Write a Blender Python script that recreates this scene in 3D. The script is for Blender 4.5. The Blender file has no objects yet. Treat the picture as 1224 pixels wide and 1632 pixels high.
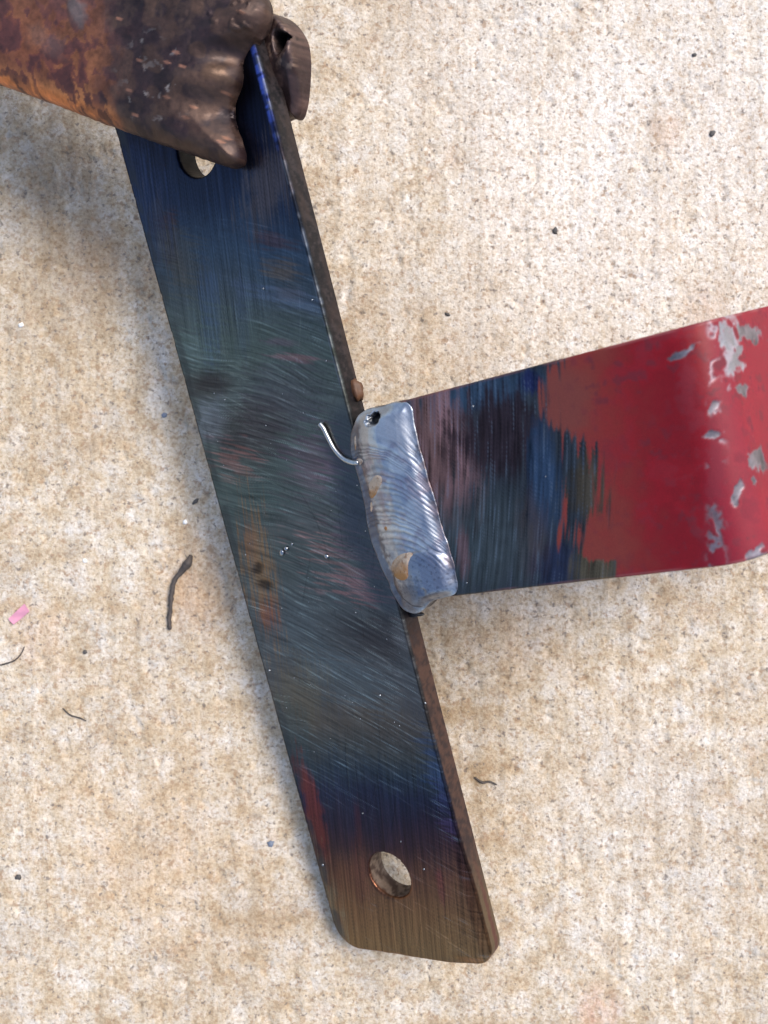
import bpy, math, random
import numpy as np
from mathutils import Matrix, Vector, noise as mnoise

# ------------------------------------------------------------------ scene, camera, light
scn = bpy.context.scene
H = 0.2045                                   # camera height above the concrete, metres
cam_d = bpy.data.cameras.new('camera')
cam = bpy.data.objects.new('camera', cam_d)
scn.collection.objects.link(cam)
cam.location = (0, 0, H)
cam_d.sensor_fit = 'VERTICAL'
cam_d.sensor_height = 4.54
cam_d.sensor_width = 3.405
cam_d.lens = 4.095
cam_d.clip_start = 0.005
cam_d.clip_end = 50
cam_d.dof.use_dof = True
cam_d.dof.focus_distance = 0.176
cam_d.dof.aperture_fstop = 3.0
scn.camera = cam

SUN_EL, SUN_AZ = math.radians(53), math.radians(55)      # azimuth measured from +Y towards +X
world = bpy.data.worlds.new('World')
scn.world = world
world.use_nodes = True
wn = world.node_tree.nodes
sky = wn.new('ShaderNodeTexSky')
sky.sky_type = 'NISHITA'
sky.sun_disc = False
sky.sun_elevation = SUN_EL
sky.sun_rotation = SUN_AZ
sky.air_density = 1.0
sky.dust_density = 2.4
sky.ozone_density = 0.3
bg = wn['Background']
bg.inputs['Strength'].default_value = 0.13
world.node_tree.links.new(sky.outputs['Color'], bg.inputs['Color'])
sun_d = bpy.data.lights.new('sun', 'SUN')
sun_d.energy = 1.5
sun_d.angle = math.radians(26)
sun_d.color = (1.0, 0.94, 0.86)
sun = bpy.data.objects.new('sun', sun_d)
scn.collection.objects.link(sun)
sdir = Vector((math.sin(SUN_AZ) * math.cos(SUN_EL), math.cos(SUN_AZ) * math.cos(SUN_EL), math.sin(SUN_EL)))
sun.rotation_euler = sdir.to_track_quat('Z', 'Y').to_euler()
scn.view_settings.view_transform = 'Standard'
scn.view_settings.look = 'None'
scn.view_settings.gamma = 1
scn.view_settings.use_curve_mapping = False
scn.view_settings.exposure = 0.95

# ------------------------------------------------------------------ helpers
COL = scn.collection
MM = 0.001
RB = np.array([[0.8074514382168019, -0.24739921709837112, -0.5355518670499908],
               [0.14767059934058208, 0.9636773040293048, -0.22252965597691476],
               [0.5711528420764544, 0.1005966255792101, 0.8146562157806597]])
OB = np.array([-23.48638106, 22.37157271, -177.81957237])
F_, CX, CY = 1472.0, 612.0, 816.0


class Frame:
    """a plane in space (mm, camera-height origin): local u, v in the plane, n along its normal"""
    def __init__(s, R, O):
        s.R, s.O = np.array(R, float), np.array(O, float)

    def uv(s, px, py, n=0.0):
        d = np.array([(px - CX) / F_, -(py - CY) / F_, -1.0])
        N = s.R[:, 2]
        t = N @ (s.O + N * n) / (N @ d)
        return (s.R.T @ (d * t - s.O))[:2]

    def poly(s, pts, n=0.0):
        return np.array([s.uv(x, y, n) for x, y in pts])

    def px(s, U, V, n=0.0):
        P = s.O[None, :] + np.stack([U, V, np.zeros_like(U) + n], 1) @ s.R.T
        return CX + F_ * P[:, 0] / -P[:, 2], CY - F_ * P[:, 1] / -P[:, 2]

    def matrix(s):
        M = Matrix.Identity(4)
        for i in range(3):
            for j in range(3):
                M[i][j] = s.R[i, j]
            M[i][3] = s.O[i] * MM + (H if i == 2 else 0)
        return M


BAR = Frame(RB, OB)

_tabs = {}


def vn(x, y, seed=0):
    """value noise, 0..1"""
    if seed not in _tabs:
        _tabs[seed] = np.random.default_rng(seed + 11).random((512, 512)).astype(np.float32)
    T = _tabs[seed]
    x = np.asarray(x, float); y = np.asarray(y, float)
    ix = np.floor(x).astype(int); iy = np.floor(y).astype(int)
    fx = x - ix; fy = y - iy
    fx = fx * fx * (3 - 2 * fx); fy = fy * fy * (3 - 2 * fy)
    a, b = ix & 511, (ix + 1) & 511
    c, d = iy & 511, (iy + 1) & 511
    return (T[c, a] * (1 - fx) + T[c, b] * fx) * (1 - fy) + (T[d, a] * (1 - fx) + T[d, b] * fx) * fy


def fbm(x, y, seed=0, oct=4):
    s = 0; a = 0.5; t = 0
    for k in range(oct):
        s = s + a * vn(x * 2 ** k + 17.3 * k, y * 2 ** k + 5.1 * k, seed + k)
        t += a; a *= 0.55
    return s / t


def streak(x, y, ang, L, w, seed):
    """noise drawn out along a direction (degrees)"""
    c, s = math.cos(math.radians(ang)), math.sin(math.radians(ang))
    a = (x * c + y * s) / L; b = (-x * s + y * c) / w
    return 0.6 * vn(a + 0.37 * np.floor(b / 7), b, seed) + 0.4 * vn(a * 2.3 + 9, b * 2.1, seed + 1)


def spots(x, y, seed, dens=1.0):
    """scattered round flecks: 0 at a fleck's centre, about 1 between flecks"""
    rng = np.random.default_rng(seed + 900)
    J = rng.random((3, 256, 256))
    ix = np.floor(x).astype(int); iy = np.floor(y).astype(int)
    best = np.full(np.shape(x), 9.0)
    for dj in (-1, 0, 1):
        for di in (-1, 0, 1):
            a, b = (ix + di) & 255, (iy + dj) & 255
            d = np.hypot(ix + di + J[0, b, a] - x, iy + dj + J[1, b, a] - y) / (.35 + .9 * J[2, b, a])
            d = np.where(J[2, b, a] < 1 - dens, 9, d)
            best = np.minimum(best, d)
    return best


def ss(a, b, x):
    t = np.clip((x - a) / (b - a), 0, 1)
    return t * t * (3 - 2 * t)


def ell(X, Y, x, y, rx, ry, ang=0, soft=0.3, nz=0):
    c, s = math.cos(math.radians(ang)), math.sin(math.radians(ang))
    dx, dy = X - x, Y - y
    q = np.sqrt(((dx * c + dy * s) / rx) ** 2 + ((-dx * s + dy * c) / ry) ** 2) + nz
    return 1 - ss(1 - soft, 1 + soft, q)


def lin(c):
    c = np.array(c, float) / 255
    return np.where(c <= 0.04045, c / 12.92, ((c + 0.055) / 1.055) ** 2.4)


def mix(A, B, m):
    m = np.clip(m, 0, 1)[:, None]
    return A * (1 - m) + np.asarray(B) * m


def inside(P, poly):
    r = np.zeros(len(P), bool)
    x, y = P[:, 0], P[:, 1]
    n = len(poly)
    for i in range(n):
        x1, y1 = poly[i]; x2, y2 = poly[(i + 1) % n]
        if y1 == y2:
            continue
        c = (y1 > y) != (y2 > y)
        r ^= c & (x < (x2 - x1) * (y - y1) / (y2 - y1) + x1)
    return r


def sdf(P, loops):
    """signed distance (negative inside the first loop and outside the others) and nearest point"""
    best = np.full(len(P), 1e9); near = np.zeros_like(P)
    ins = inside(P, loops[0])
    for k, L in enumerate(loops):
        if k:
            ins &= ~inside(P, L)
        n = len(L)
        for i in range(n):
            a, b = L[i], L[(i + 1) % n]
            e = b - a; l2 = e @ e
            if l2 < 1e-12:
                continue
            t = np.clip(((P - a) @ e) / l2, 0, 1)
            q = a + t[:, None] * e
            d = ((P - q) ** 2).sum(1)
            m = d < best
            best[m] = d[m]; near[m] = q[m]
    best = np.sqrt(best)
    return np.where(ins, -best, best), near


def smooth_poly(pts, it=2):
    p = np.array(pts, float)
    for _ in range(it):
        q = np.roll(p, -1, 0)
        p = np.stack([0.75 * p + 0.25 * q, 0.25 * p + 0.75 * q], 1).reshape(-1, 2)
    return p


def link(name, me, mat, parent=None):
    o = bpy.data.objects.new(name, me)
    COL.objects.link(o)
    if mat:
        me.materials.append(mat)
    if parent:
        o.parent = parent
    return o


def mesh_np(name, V, quads, attrs=None, smooth=True):
    me = bpy.data.meshes.new(name)
    V = np.asarray(V, np.float32); quads = np.asarray(quads, np.int32)
    me.vertices.add(len(V)); me.vertices.foreach_set('co', V.ravel())
    n, k = quads.shape
    me.loops.add(n * k); me.loops.foreach_set('vertex_index', quads.ravel())
    me.polygons.add(n)
    me.polygons.foreach_set('loop_start', np.arange(0, n * k, k, dtype=np.int32))
    me.polygons.foreach_set('use_smooth', np.full(n, smooth))
    me.update(calc_edges=True)
    me.validate()
    if attrs:
        C, M, R = attrs
        a = me.attributes.new('Col', 'FLOAT_COLOR', 'POINT')
        a.data.foreach_set('color', np.concatenate([C, np.ones((len(C), 1))], 1).astype(np.float32).ravel())
        for nm, arr in (('Met', M), ('Rgh', R)):
            a = me.attributes.new(nm, 'FLOAT', 'POINT')
            a.data.foreach_set('value', np.asarray(arr, np.float32))
    return me


def plate(name, loops, h, zf, er, zb, attr, mat, parent, levels=5, wall_noise=0.0, hb=1.2, xf=None):
    """a solid slab over an outline: fine top surface, rounded rim, walls and underside.
    zf(U,V,D) top height, zb(U,V) bottom height, attr(U,V,depth)->Col,Met,Rgh, xf bends the result"""
    loops = [np.asarray(l, float) for l in loops]
    lo, hi = loops[0].min(0) - h, loops[0].max(0) + h

    def grid(h):
        nx = int(math.ceil((hi[0] - lo[0]) / h)); ny = int(math.ceil((hi[1] - lo[1]) / h))
        gx, gy = np.meshgrid(lo[0] + np.arange(nx + 1) * h, lo[1] + np.arange(ny + 1) * h)
        P = np.stack([gx.ravel(), gy.ravel()], 1)
        cx, cy = np.meshgrid(lo[0] + (np.arange(nx) + .5) * h, lo[1] + (np.arange(ny) + .5) * h)
        dc, _ = sdf(np.stack([cx.ravel(), cy.ravel()], 1), loops)
        K = np.zeros((ny + 2, nx + 2), bool)
        K[1:-1, 1:-1] = (dc < 0).reshape(ny, nx)
        j, i = np.nonzero(K[1:-1, 1:-1])
        idx = lambda i, j: j * (nx + 1) + i
        a, b, c, d = idx(i, j), idx(i + 1, j), idx(i + 1, j + 1), idx(i, j + 1)
        E = []
        for (p, q, oj, oi) in ((a, b, -1, 0), (b, c, 0, 1), (c, d, 1, 0), (d, a, 0, -1)):
            m = ~K[j + 1 + oj, i + 1 + oi]
            E.append(np.stack([p[m], q[m]], 1))
        E = np.concatenate(E)
        Q = np.stack([a, b, c, d], 1)
        used = np.unique(Q)
        rm = np.full(len(P), -1); rm[used] = np.arange(len(used))
        P = P[used]; Q = rm[Q]; E = rm[E]
        D, near = sdf(P, loops)
        bd = np.unique(E)
        P[bd] = near[bd]; D[bd] = 0
        return P, Q, E, np.minimum(D, 0), bd
    P, Q, E, D, bd = grid(h)
    dd = np.clip(-D, 0, er)
    drop = er - np.sqrt(np.maximum(er * er - (er - dd) ** 2, 0))
    Z = zf(P[:, 0], P[:, 1], -D) - drop
    Vs = [np.column_stack([P, Z])]; Fs = [Q]; depth = [drop * 0.0 + (-D < er * .15) * 0.01]
    # walls
    nrm = np.zeros((len(P), 2))
    e = P[E[:, 1]] - P[E[:, 0]]
    en = np.stack([e[:, 1], -e[:, 0]], 1)
    np.add.at(nrm, E[:, 0], en); np.add.at(nrm, E[:, 1], en)
    nrm /= np.maximum(np.linalg.norm(nrm, axis=1), 1e-9)[:, None]
    bidx = np.full(len(P), -1); bidx[bd] = np.arange(len(bd))
    zbb = zb(P[bd, 0], P[bd, 1])
    base = len(P); prev = bd.copy()
    for k in range(1, levels + 1):
        t = k / levels
        z = Z[bd] * (1 - t) + zbb * t
        off = wall_noise * (fbm(P[bd, 0] * 1.1 + P[bd, 1] * .9, z * 1.5 + P[bd, 1] * .6, 70, 3) - .5) * (1 if k < levels else .3)
        Vs.append(np.column_stack([P[bd] + nrm[bd] * np.asarray(off)[:, None], z]))
        depth.append(Z[bd] - z)
        cur = base + np.arange(len(bd))
        p, q = E[:, 0], E[:, 1]
        Fs.append(np.stack([prev[bidx[p]], cur[bidx[p]], cur[bidx[q]], prev[bidx[q]]], 1))
        prev = cur; base += len(bd)
    # underside
    P2, Q2, _, _, _ = grid(hb)
    z2 = zb(P2[:, 0], P2[:, 1])
    Vs.append(np.column_stack([P2, z2])); depth.append(np.full(len(P2), 9.0))
    Fs.append((Q2 + base)[:, ::-1])
    V = np.concatenate(Vs); dp = np.concatenate(depth)
    C, M, R = attr(V[:, 0], V[:, 1], dp)
    if xf:
        V = xf(V)
    me = mesh_np(name, V * MM, np.concatenate(Fs), (C, M, R))
    return link(name, me, mat, parent)


def tube(name, pts, rad, mat, parent=None, n=10, attr=None, lump=0.0, seed=0):
    """swept tube through 3D points (mm) with a radius per point, closed rounded ends"""
    p = np.array(pts, float); r = np.array(rad, float)
    # refine
    t = np.linspace(0, len(p) - 1, (len(p) - 1) * 6 + 1)
    i = np.clip(t.astype(int), 0, len(p) - 2); f = (t - i)[:, None]
    p0, p1, p2, p3 = p[np.clip(i - 1, 0, None)], p[i], p[i + 1], p[np.clip(i + 2, None, len(p) - 1)]
    c = 0.5 * (2 * p1 + (p2 - p0) * f + (2 * p0 - 5 * p1 + 4 * p2 - p3) * f ** 2 + (3 * p1 - p0 - 3 * p2 + p3) * f ** 3)
    rr = np.interp(t, np.arange(len(r)), r)
    rr[0] *= .35; rr[-1] *= .35
    tg = np.gradient(c, axis=0); tg /= np.linalg.norm(tg, axis=1)[:, None]
    up = np.array([0.13, 0.2, 1.0]); V = []
    rng = np.random.default_rng(seed)
    for k in range(len(c)):
        s = np.cross(tg[k], up); s /= np.linalg.norm(s); u = np.cross(s, tg[k])
        for a in range(n):
            an = 2 * math.pi * a / n
            q = rr[k] * (1 + lump * (rng.random() - .5))
            V.append(c[k] + q * (math.cos(an) * s + math.sin(an) * u))
    m = len(c); Fq = []
    for k in range(m - 1):
        for a in range(n):
            b = (a + 1) % n
            Fq.append((k * n + a, k * n + b, (k + 1) * n + b, (k + 1) * n + a))
    me = bpy.data.meshes.new(name)
    me.from_pydata([tuple(v * MM) for v in V], [], Fq + [tuple(range(n - 1, -1, -1)), tuple(range((m - 1) * n, m * n))])
    me.polygons.foreach_set('use_smooth', [True] * len(me.polygons))
    me.update()
    return link(name, me, mat, parent)


def lump_mesh(name, rx, ry, rz, seed, rough=0.25, sub=2, freq=1.3):
    import bmesh
    bm = bmesh.new()
    bmesh.ops.create_icosphere(bm, subdivisions=sub, radius=1)
    for v in bm.verts:
        k = 1 + rough * mnoise.noise(v.co * freq + Vector((seed * 3.7, seed, 0)))
        v.co = Vector((v.co.x * rx * k * MM, v.co.y * ry * k * MM, v.co.z * rz * k * MM))
    me = bpy.data.meshes.new(name)
    bm.to_mesh(me); bm.free()
    me.polygons.foreach_set('use_smooth', [True] * len(me.polygons))
    return me


# ------------------------------------------------------------------ materials
def new_mat(name):
    m = bpy.data.materials.new(name); m.use_nodes = True
    nt = m.node_tree
    return m, nt, nt.nodes['Principled BSDF']


def N(nt, typ, **kw):
    n = nt.nodes.new(typ)
    for k, v in kw.items():
        setattr(n, k, v)
    return n


def attr_mat(name, bump=0.02, scale=9000, rough_var=0.12, spec=0.5, aniso=(1, 1, 1)):
    """colour, metal and roughness come from the surface; fine grain from noise"""
    m, nt, p = new_mat(name)
    L = nt.links.new
    c = N(nt, 'ShaderNodeAttribute', attribute_name='Col')
    a = N(nt, 'ShaderNodeAttribute', attribute_name='Met')
    r = N(nt, 'ShaderNodeAttribute', attribute_name='Rgh')
    tc = N(nt, 'ShaderNodeTexCoord')
    mp = N(nt, 'ShaderNodeMapping'); mp.inputs['Scale'].default_value = aniso
    L(tc.outputs['Object'], mp.inputs['Vector'])
    nz = N(nt, 'ShaderNodeTexNoise'); nz.inputs['Scale'].default_value = scale
    nz.inputs['Detail'].default_value = 3; nz.inputs['Roughness'].default_value = 0.6
    L(mp.outputs['Vector'], nz.inputs['Vector'])
    mr = N(nt, 'ShaderNodeMapRange')
    mr.inputs['To Min'].default_value = 1 - 0.3; mr.inputs['To Max'].default_value = 1 + 0.3
    L(nz.outputs['Fac'], mr.inputs['Value'])
    mul = N(nt, 'ShaderNodeVectorMath', operation='SCALE')
    L(c.outputs['Color'], mul.inputs[0]); L(mr.outputs['Result'], mul.inputs['Scale'])
    L(mul.outputs['Vector'], p.inputs['Base Color'])
    L(a.outputs['Fac'], p.inputs['Metallic'])
    ma = N(nt, 'ShaderNodeMath', operation='MULTIPLY_ADD')
    ma.inputs[1].default_value = rough_var; L(nz.outputs['Fac'], ma.inputs[0])
    ms = N(nt, 'ShaderNodeMath', operation='SUBTRACT'); ms.inputs[1].default_value = rough_var / 2
    L(r.outputs['Fac'], ms.inputs[0]); L(ms.outputs[0], ma.inputs[2])
    L(ma.outputs[0], p.inputs['Roughness'])
    p.inputs['Specular IOR Level'].default_value = spec
    b = N(nt, 'ShaderNodeBump'); b.inputs['Strength'].default_value = 0.6
    b.inputs['Distance'].default_value = bump * MM
    L(nz.outputs['Fac'], b.inputs['Height']); L(b.outputs['Normal'], p.inputs['Normal'])
    return m


def plain_mat(name, col, rough=0.6, metal=0.0, var=0.35, scale=2500, bump=0.05, spec=0.5):
    m, nt, p = new_mat(name)
    L = nt.links.new
    tc = N(nt, 'ShaderNodeTexCoord')
    nz = N(nt, 'ShaderNodeTexNoise'); nz.inputs['Scale'].default_value = scale; nz.inputs['Detail'].default_value = 4
    L(tc.outputs['Object'], nz.inputs['Vector'])
    mx = N(nt, 'ShaderNodeMix', data_type='RGBA')
    mx.inputs[6].default_value = (*[c * (1 - var) for c in col], 1)
    mx.inputs[7].default_value = (*[min(1, c * (1 + var)) for c in col], 1)
    L(nz.outputs['Fac'], mx.inputs[0]); L(mx.outputs[2], p.inputs['Base Color'])
    p.inputs['Roughness'].default_value = rough; p.inputs['Metallic'].default_value = metal
    p.inputs['Specular IOR Level'].default_value = spec
    b = N(nt, 'ShaderNodeBump'); b.inputs['Distance'].default_value = bump * MM
    L(nz.outputs['Fac'], b.inputs['Height']); L(b.outputs['Normal'], p.inputs['Normal'])
    return m


def concrete_mat():
    m, nt, p = new_mat('concrete')
    L = nt.links.new
    tc = N(nt, 'ShaderNodeTexCoord')

    def noise(scale, detail=4, rough=0.55, sc=(1, 1, 1), dist=0.0, off=(0, 0, 0)):
        mp = N(nt, 'ShaderNodeMapping'); mp.inputs['Scale'].default_value = sc; mp.inputs['Location'].default_value = off
        L(tc.outputs['Object'], mp.inputs['Vector'])
        n = N(nt, 'ShaderNodeTexNoise'); n.inputs['Scale'].default_value = scale
        n.inputs['Detail'].default_value = detail; n.inputs['Roughness'].default_value = rough
        n.inputs['Distortion'].default_value = dist
        L(mp.outputs['Vector'], n.inputs['Vector'])
        return n.outputs['Fac']

    def ramp(fac, stops):
        r = N(nt, 'ShaderNodeValToRGB')
        el = r.color_ramp.elements
        while len(el) < len(stops):
            el.new(0.5)
        for e, (pos, c) in zip(el, stops):
            e.position = pos; e.color = (*c, 1) if len(c) == 3 else c
        L(fac, r.inputs['Fac'])
        return r.outputs['Color']

    def mixc(a, b, fac, mode='MIX'):
        x = N(nt, 'ShaderNodeMix', data_type='RGBA', blend_type=mode)
        for s, v in ((6, a), (7, b), (0, fac)):
            if isinstance(v, (int, float)):
                x.inputs[s].default_value = v
            elif isinstance(v, tuple):
                x.inputs[s].default_value = (*v, 1)
            else:
                L(v, x.inputs[s])
        return x.outputs[2]
    g = lambda v: (v, v, v)
    # cement paste, sandy, mottled
    base = ramp(noise(170, 5, .62), [(.34, (.40, .315, .21)), (.45, (.48, .405, .30)), (.54, (.53, .475, .39)), (.66, (.56, .535, .50))])
    broad = ramp(noise(24, 4, .55, off=(.3, .1, 0)), [(.34, (.70, .62, .52)), (.5, (.90, .87, .83)), (.64, (1.0, 1.0, 1.0))])
    c = mixc(base, broad, .8, 'MULTIPLY')
    # ochre and rusty stains, grey worn patches, pale lime bloom
    st = ramp(noise(70, 5, .65, off=(1, 2, 0)), [(.52, g(0)), (.68, g(1))])
    c = mixc(c, (.46, .35, .23), mixc(g(0), st, .28))
    st2 = ramp(noise(120, 5, .65, off=(4, 2, 1)), [(.58, g(0)), (.72, g(1))])
    c = mixc(c, (.40, .24, .15), mixc(g(0), st2, .35))
    stg = ramp(noise(90, 5, .65, off=(3, 8, 1)), [(.53, g(0)), (.66, g(1))])
    c = mixc(c, (.36, .34, .32), mixc(g(0), stg, .4))
    st3 = ramp(noise(150, 5, .7, off=(7, 1, 0)), [(.53, g(0)), (.64, g(1))])
    c = mixc(c, (.62, .60, .57), mixc(g(0), st3, .42))
    # spilt and rusty stains where they lie on this slab, and the slab's light gradient painted in
    def patch(px, py, rad, stretch=1.0, nscale=160, lo=.45, hi=.62):
        d = 204.5
        mp = N(nt, 'ShaderNodeMapping'); mp.vector_type = 'POINT'
        mp.inputs['Location'].default_value = (-(px - 612) / 1472 * d * MM / 1, (py - 816) / 1472 * d * MM / stretch, 0)
        mp.inputs['Scale'].default_value = (1, 1 / stretch, 0)
        L(tc.outputs['Object'], mp.inputs['Vector'])
        ln = N(nt, 'ShaderNodeVectorMath', operation='LENGTH'); L(mp.outputs['Vector'], ln.inputs[0])
        mr = N(nt, 'ShaderNodeMapRange'); mr.interpolation_type = 'SMOOTHSTEP'
        mr.inputs['From Min'].default_value = 0; mr.inputs['From Max'].default_value = rad * MM
        mr.inputs['To Min'].default_value = 1; mr.inputs['To Max'].default_value = 0
        L(ln.outputs['Value'], mr.inputs['Value'])
        nm = N(nt, 'ShaderNodeMapRange'); nm.inputs['From Min'].default_value = lo - .12; nm.inputs['From Max'].default_value = hi
        L(noise(nscale, 5, .65, sc=(1, .45, 1), off=(px * .013, py * .011, 0)), nm.inputs['Value'])
        mm = N(nt, 'ShaderNodeMath', operation='MULTIPLY'); L(mr.outputs['Result'], mm.inputs[0]); L(nm.outputs['Result'], mm.inputs[1])
        return mm.outputs[0]

    def stain_or_light(c, fac, col, k):
        kk = N(nt, 'ShaderNodeMath', operation='MULTIPLY'); kk.inputs[1].default_value = k
        L(fac, kk.inputs[0])
        return mixc(c, col, kk.outputs[0])
    c = stain_or_light(c, patch(1010, 230, 95, 1.2, 60, .30, .55), (.64, .62, .60), .75)  # brighter light at the upper right, painted as paler colour
    c = stain_or_light(c, patch(95, 320, 14, 2.2), (.22, .15, .085), .75)
    c = stain_or_light(c, patch(150, 420, 11, 1.6), (.20, .115, .06), .8)
    c = stain_or_light(c, patch(70, 230, 12, 1.6), (.20, .16, .11), .6)
    c = stain_or_light(c, patch(310, 940, 16, 1.2, 120), (.42, .26, .15), .6)
    c = stain_or_light(c, patch(60, 1010, 9, 1.2), (.46, .26, .14), .6)
    c = stain_or_light(c, patch(1060, 205, 5, 1.3), (.50, .30, .22), .6)
    c = stain_or_light(c, patch(1125, 490, 8, 1.0), (.46, .27, .17), .6)
    c = stain_or_light(c, patch(955, 1610, 7, 1.2, 260), (.46, .24, .17), .8)
    c = stain_or_light(c, patch(250, 1330, 40, 1.2, 90), (.50, .36, .22), .5)
    c = stain_or_light(c, patch(1050, 1330, 45, 1.0, 90), (.58, .57, .56), .5)
    c = stain_or_light(c, patch(820, 1010, 18, 1.0, 120), (.48, .34, .21), .5)
    c = stain_or_light(c, patch(40, 560, 40, 1.4, 80), (.44, .36, .25), .5)
    # brooming, drawn out along the slab
    br = ramp(noise(360, 3, .6, sc=(1, .06, 1)), [(.36, g(.80)), (.5, g(1)), (.62, g(1.10))])
    c = mixc(c, br, .40, 'MULTIPLY')
    # sand grains
    vo = N(nt, 'ShaderNodeTexVoronoi', feature='F1'); vo.inputs['Scale'].default_value = 1500
    L(tc.outputs['Object'], vo.inputs['Vector'])
    grain = ramp(vo.outputs['Color'], [(.0, (.50, .36, .22)), (.22, (.80, .66, .48)), (.45, (.98, .94, .86)), (.8, (1.14, 1.13, 1.12)), (1., (.70, .69, .70))])
    c = mixc(c, grain, .48, 'MULTIPLY')
    fine = ramp(noise(1300, 4, .7, off=(3, 3, 3)), [(.34, (.52, .42, .32)), (.46, (.93, .90, .86)), (.62, (1.16, 1.16, 1.16))])
    c = mixc(c, fine, .62, 'MULTIPLY')
    # brown and dark grains, pits
    bn = ramp(noise(560, 3, .65, off=(6, 5, 2)), [(.575, g(0)), (.66, g(1))])
    c = mixc(c, (.27, .165, .09), mixc(g(0), bn, .7))
    dk = ramp(noise(760, 3, .6, off=(2, 5, 0)), [(.60, g(0)), (.67, g(1))])
    c = mixc(c, (.13, .105, .09), mixc(g(0), dk, .75))
    dk2 = ramp(noise(250, 5, .75, off=(9, 5, 0)), [(.655, g(0)), (.70, g(1))])
    c = mixc(c, (.11, .10, .10), mixc(g(0), dk2, .7))
    hs = N(nt, 'ShaderNodeHueSaturation'); hs.inputs['Saturation'].default_value = .92; hs.inputs['Value'].default_value = 1.13
    L(c, hs.inputs['Color'])
    L(hs.outputs['Color'], p.inputs['Base Color'])
    p.inputs['Roughness'].default_value = 0.85
    p.inputs['Specular IOR Level'].default_value = 0.25
    b = N(nt, 'ShaderNodeBump'); b.inputs['Distance'].default_value = .3 * MM; b.inputs['Strength'].default_value = .9
    L(noise(1700, 4, .65), b.inputs['Height']); L(b.outputs['Normal'], p.inputs['Normal'])
    return m


M_concrete = concrete_mat()
M_steel = attr_mat('heat_tinted_steel', bump=0.012, scale=5200, aniso=(1, .12, 1))
M_paint = attr_mat('painted_steel', bump=0.012, scale=4200, spec=.28)
M_weld = attr_mat('weld_metal', bump=0.01, scale=6000, rough_var=.08)
M_copper = attr_mat('coppered_steel', bump=0.05, scale=1600, rough_var=.2)
M_slag = attr_mat('amber_slag', bump=0.01, scale=2500, rough_var=.1)
M_wire = plain_mat('bright_wire', (.40, .42, .44), rough=.38, metal=1, var=.3, scale=1500, bump=.03)
M_spat = plain_mat('spatter_metal', (.30, .32, .35), rough=.3, metal=1, var=.4)
M_rust = plain_mat('rusty_slag', (.085, .036, .015), rough=.6, var=.6, scale=900, bump=.1)
M_dark = plain_mat('dark_cinder', (.012, .012, .014), rough=.45, var=.5)
M_twig = plain_mat('weathered_twig', (.06, .048, .042), rough=.7, var=.6, scale=1400, bump=.15)
M_pink = plain_mat('pink_paper', (.60, .27, .36), rough=.7, var=.12, scale=900, bump=.02)
M_grit = plain_mat('dark_grit', (.07, .064, .06), rough=.7, var=.5)
M_blue = plain_mat('blue_grey_stone', (.16, .19, .25), rough=.7, var=.4)
M_quartz = plain_mat('white_quartz', (.80, .80, .78), rough=.25, var=.12)


def empty(name, M, label, cat, group=None):
    o = bpy.data.objects.new(name, None); COL.objects.link(o)
    o.empty_display_size = .01
    o.matrix_world = M
    o['label'] = label; o['category'] = cat
    if group:
        o['group'] = group
    return o


def tag(o, label, cat, group=None):
    o['label'] = label; o['category'] = cat
    if group:
        o['group'] = group
    return o


# ------------------------------------------------------------------ the concrete
def ground_z(x, y):
    """relief of the slab in mm"""
    z = 0.30 * (fbm(x / 9, y / 9, 30, 4) - .5) + 0.26 * (fbm(x / 1.1, y / 1.4, 36, 3) - .5)
    z += 0.16 * (vn(x / .85 + .8 * vn(x / 4, y / 9, 44), y / 14, 41) - .5)
    pit = fbm(x / 2.6, y / 2.6, 47, 3)
    z -= 0.35 * ss(.66, .78, pit)
    return z


def ground():
    fx = np.arange(-96, 96.01, .42); fy = np.arange(-126, 126.01, .42)
    out = np.array([101, 108, 118, 135, 160, 200, 280, 420, 700, 1200, 2500.0])
    xs = np.concatenate([-out[::-1], fx, out]); ys = np.concatenate([-(out[::-1] + 30), fy, out + 30])
    X, Y = np.meshgrid(xs, ys)
    Z = ground_z(X.ravel(), Y.ravel())
    nx, ny = len(xs), len(ys)
    i, j = np.meshgrid(np.arange(nx - 1), np.arange(ny - 1)); i = i.ravel(); j = j.ravel()
    Q = np.stack([j * nx + i, j * nx + i + 1, (j + 1) * nx + i + 1, (j + 1) * nx + i], 1)
    me = mesh_np('concrete_ground', np.column_stack([X.ravel(), Y.ravel(), Z]) * MM, Q)
    o = link('concrete_ground', me, M_concrete)
    o['kind'] = 'structure'
    o['label'] = 'sandy beige broomed concrete slab with ochre stains'


ground()

# ------------------------------------------------------------------ the welded bracket
bracket = empty('welded_bracket', BAR.matrix(),
                'dark flat steel bar welded to a red painted bent bar by a silver bead', 'bracket')
W2, T = 19.05, 4.9
V0, V1 = -118.2, 63.0
GAIN = 1.02          # photo tone to reflectance


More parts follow.
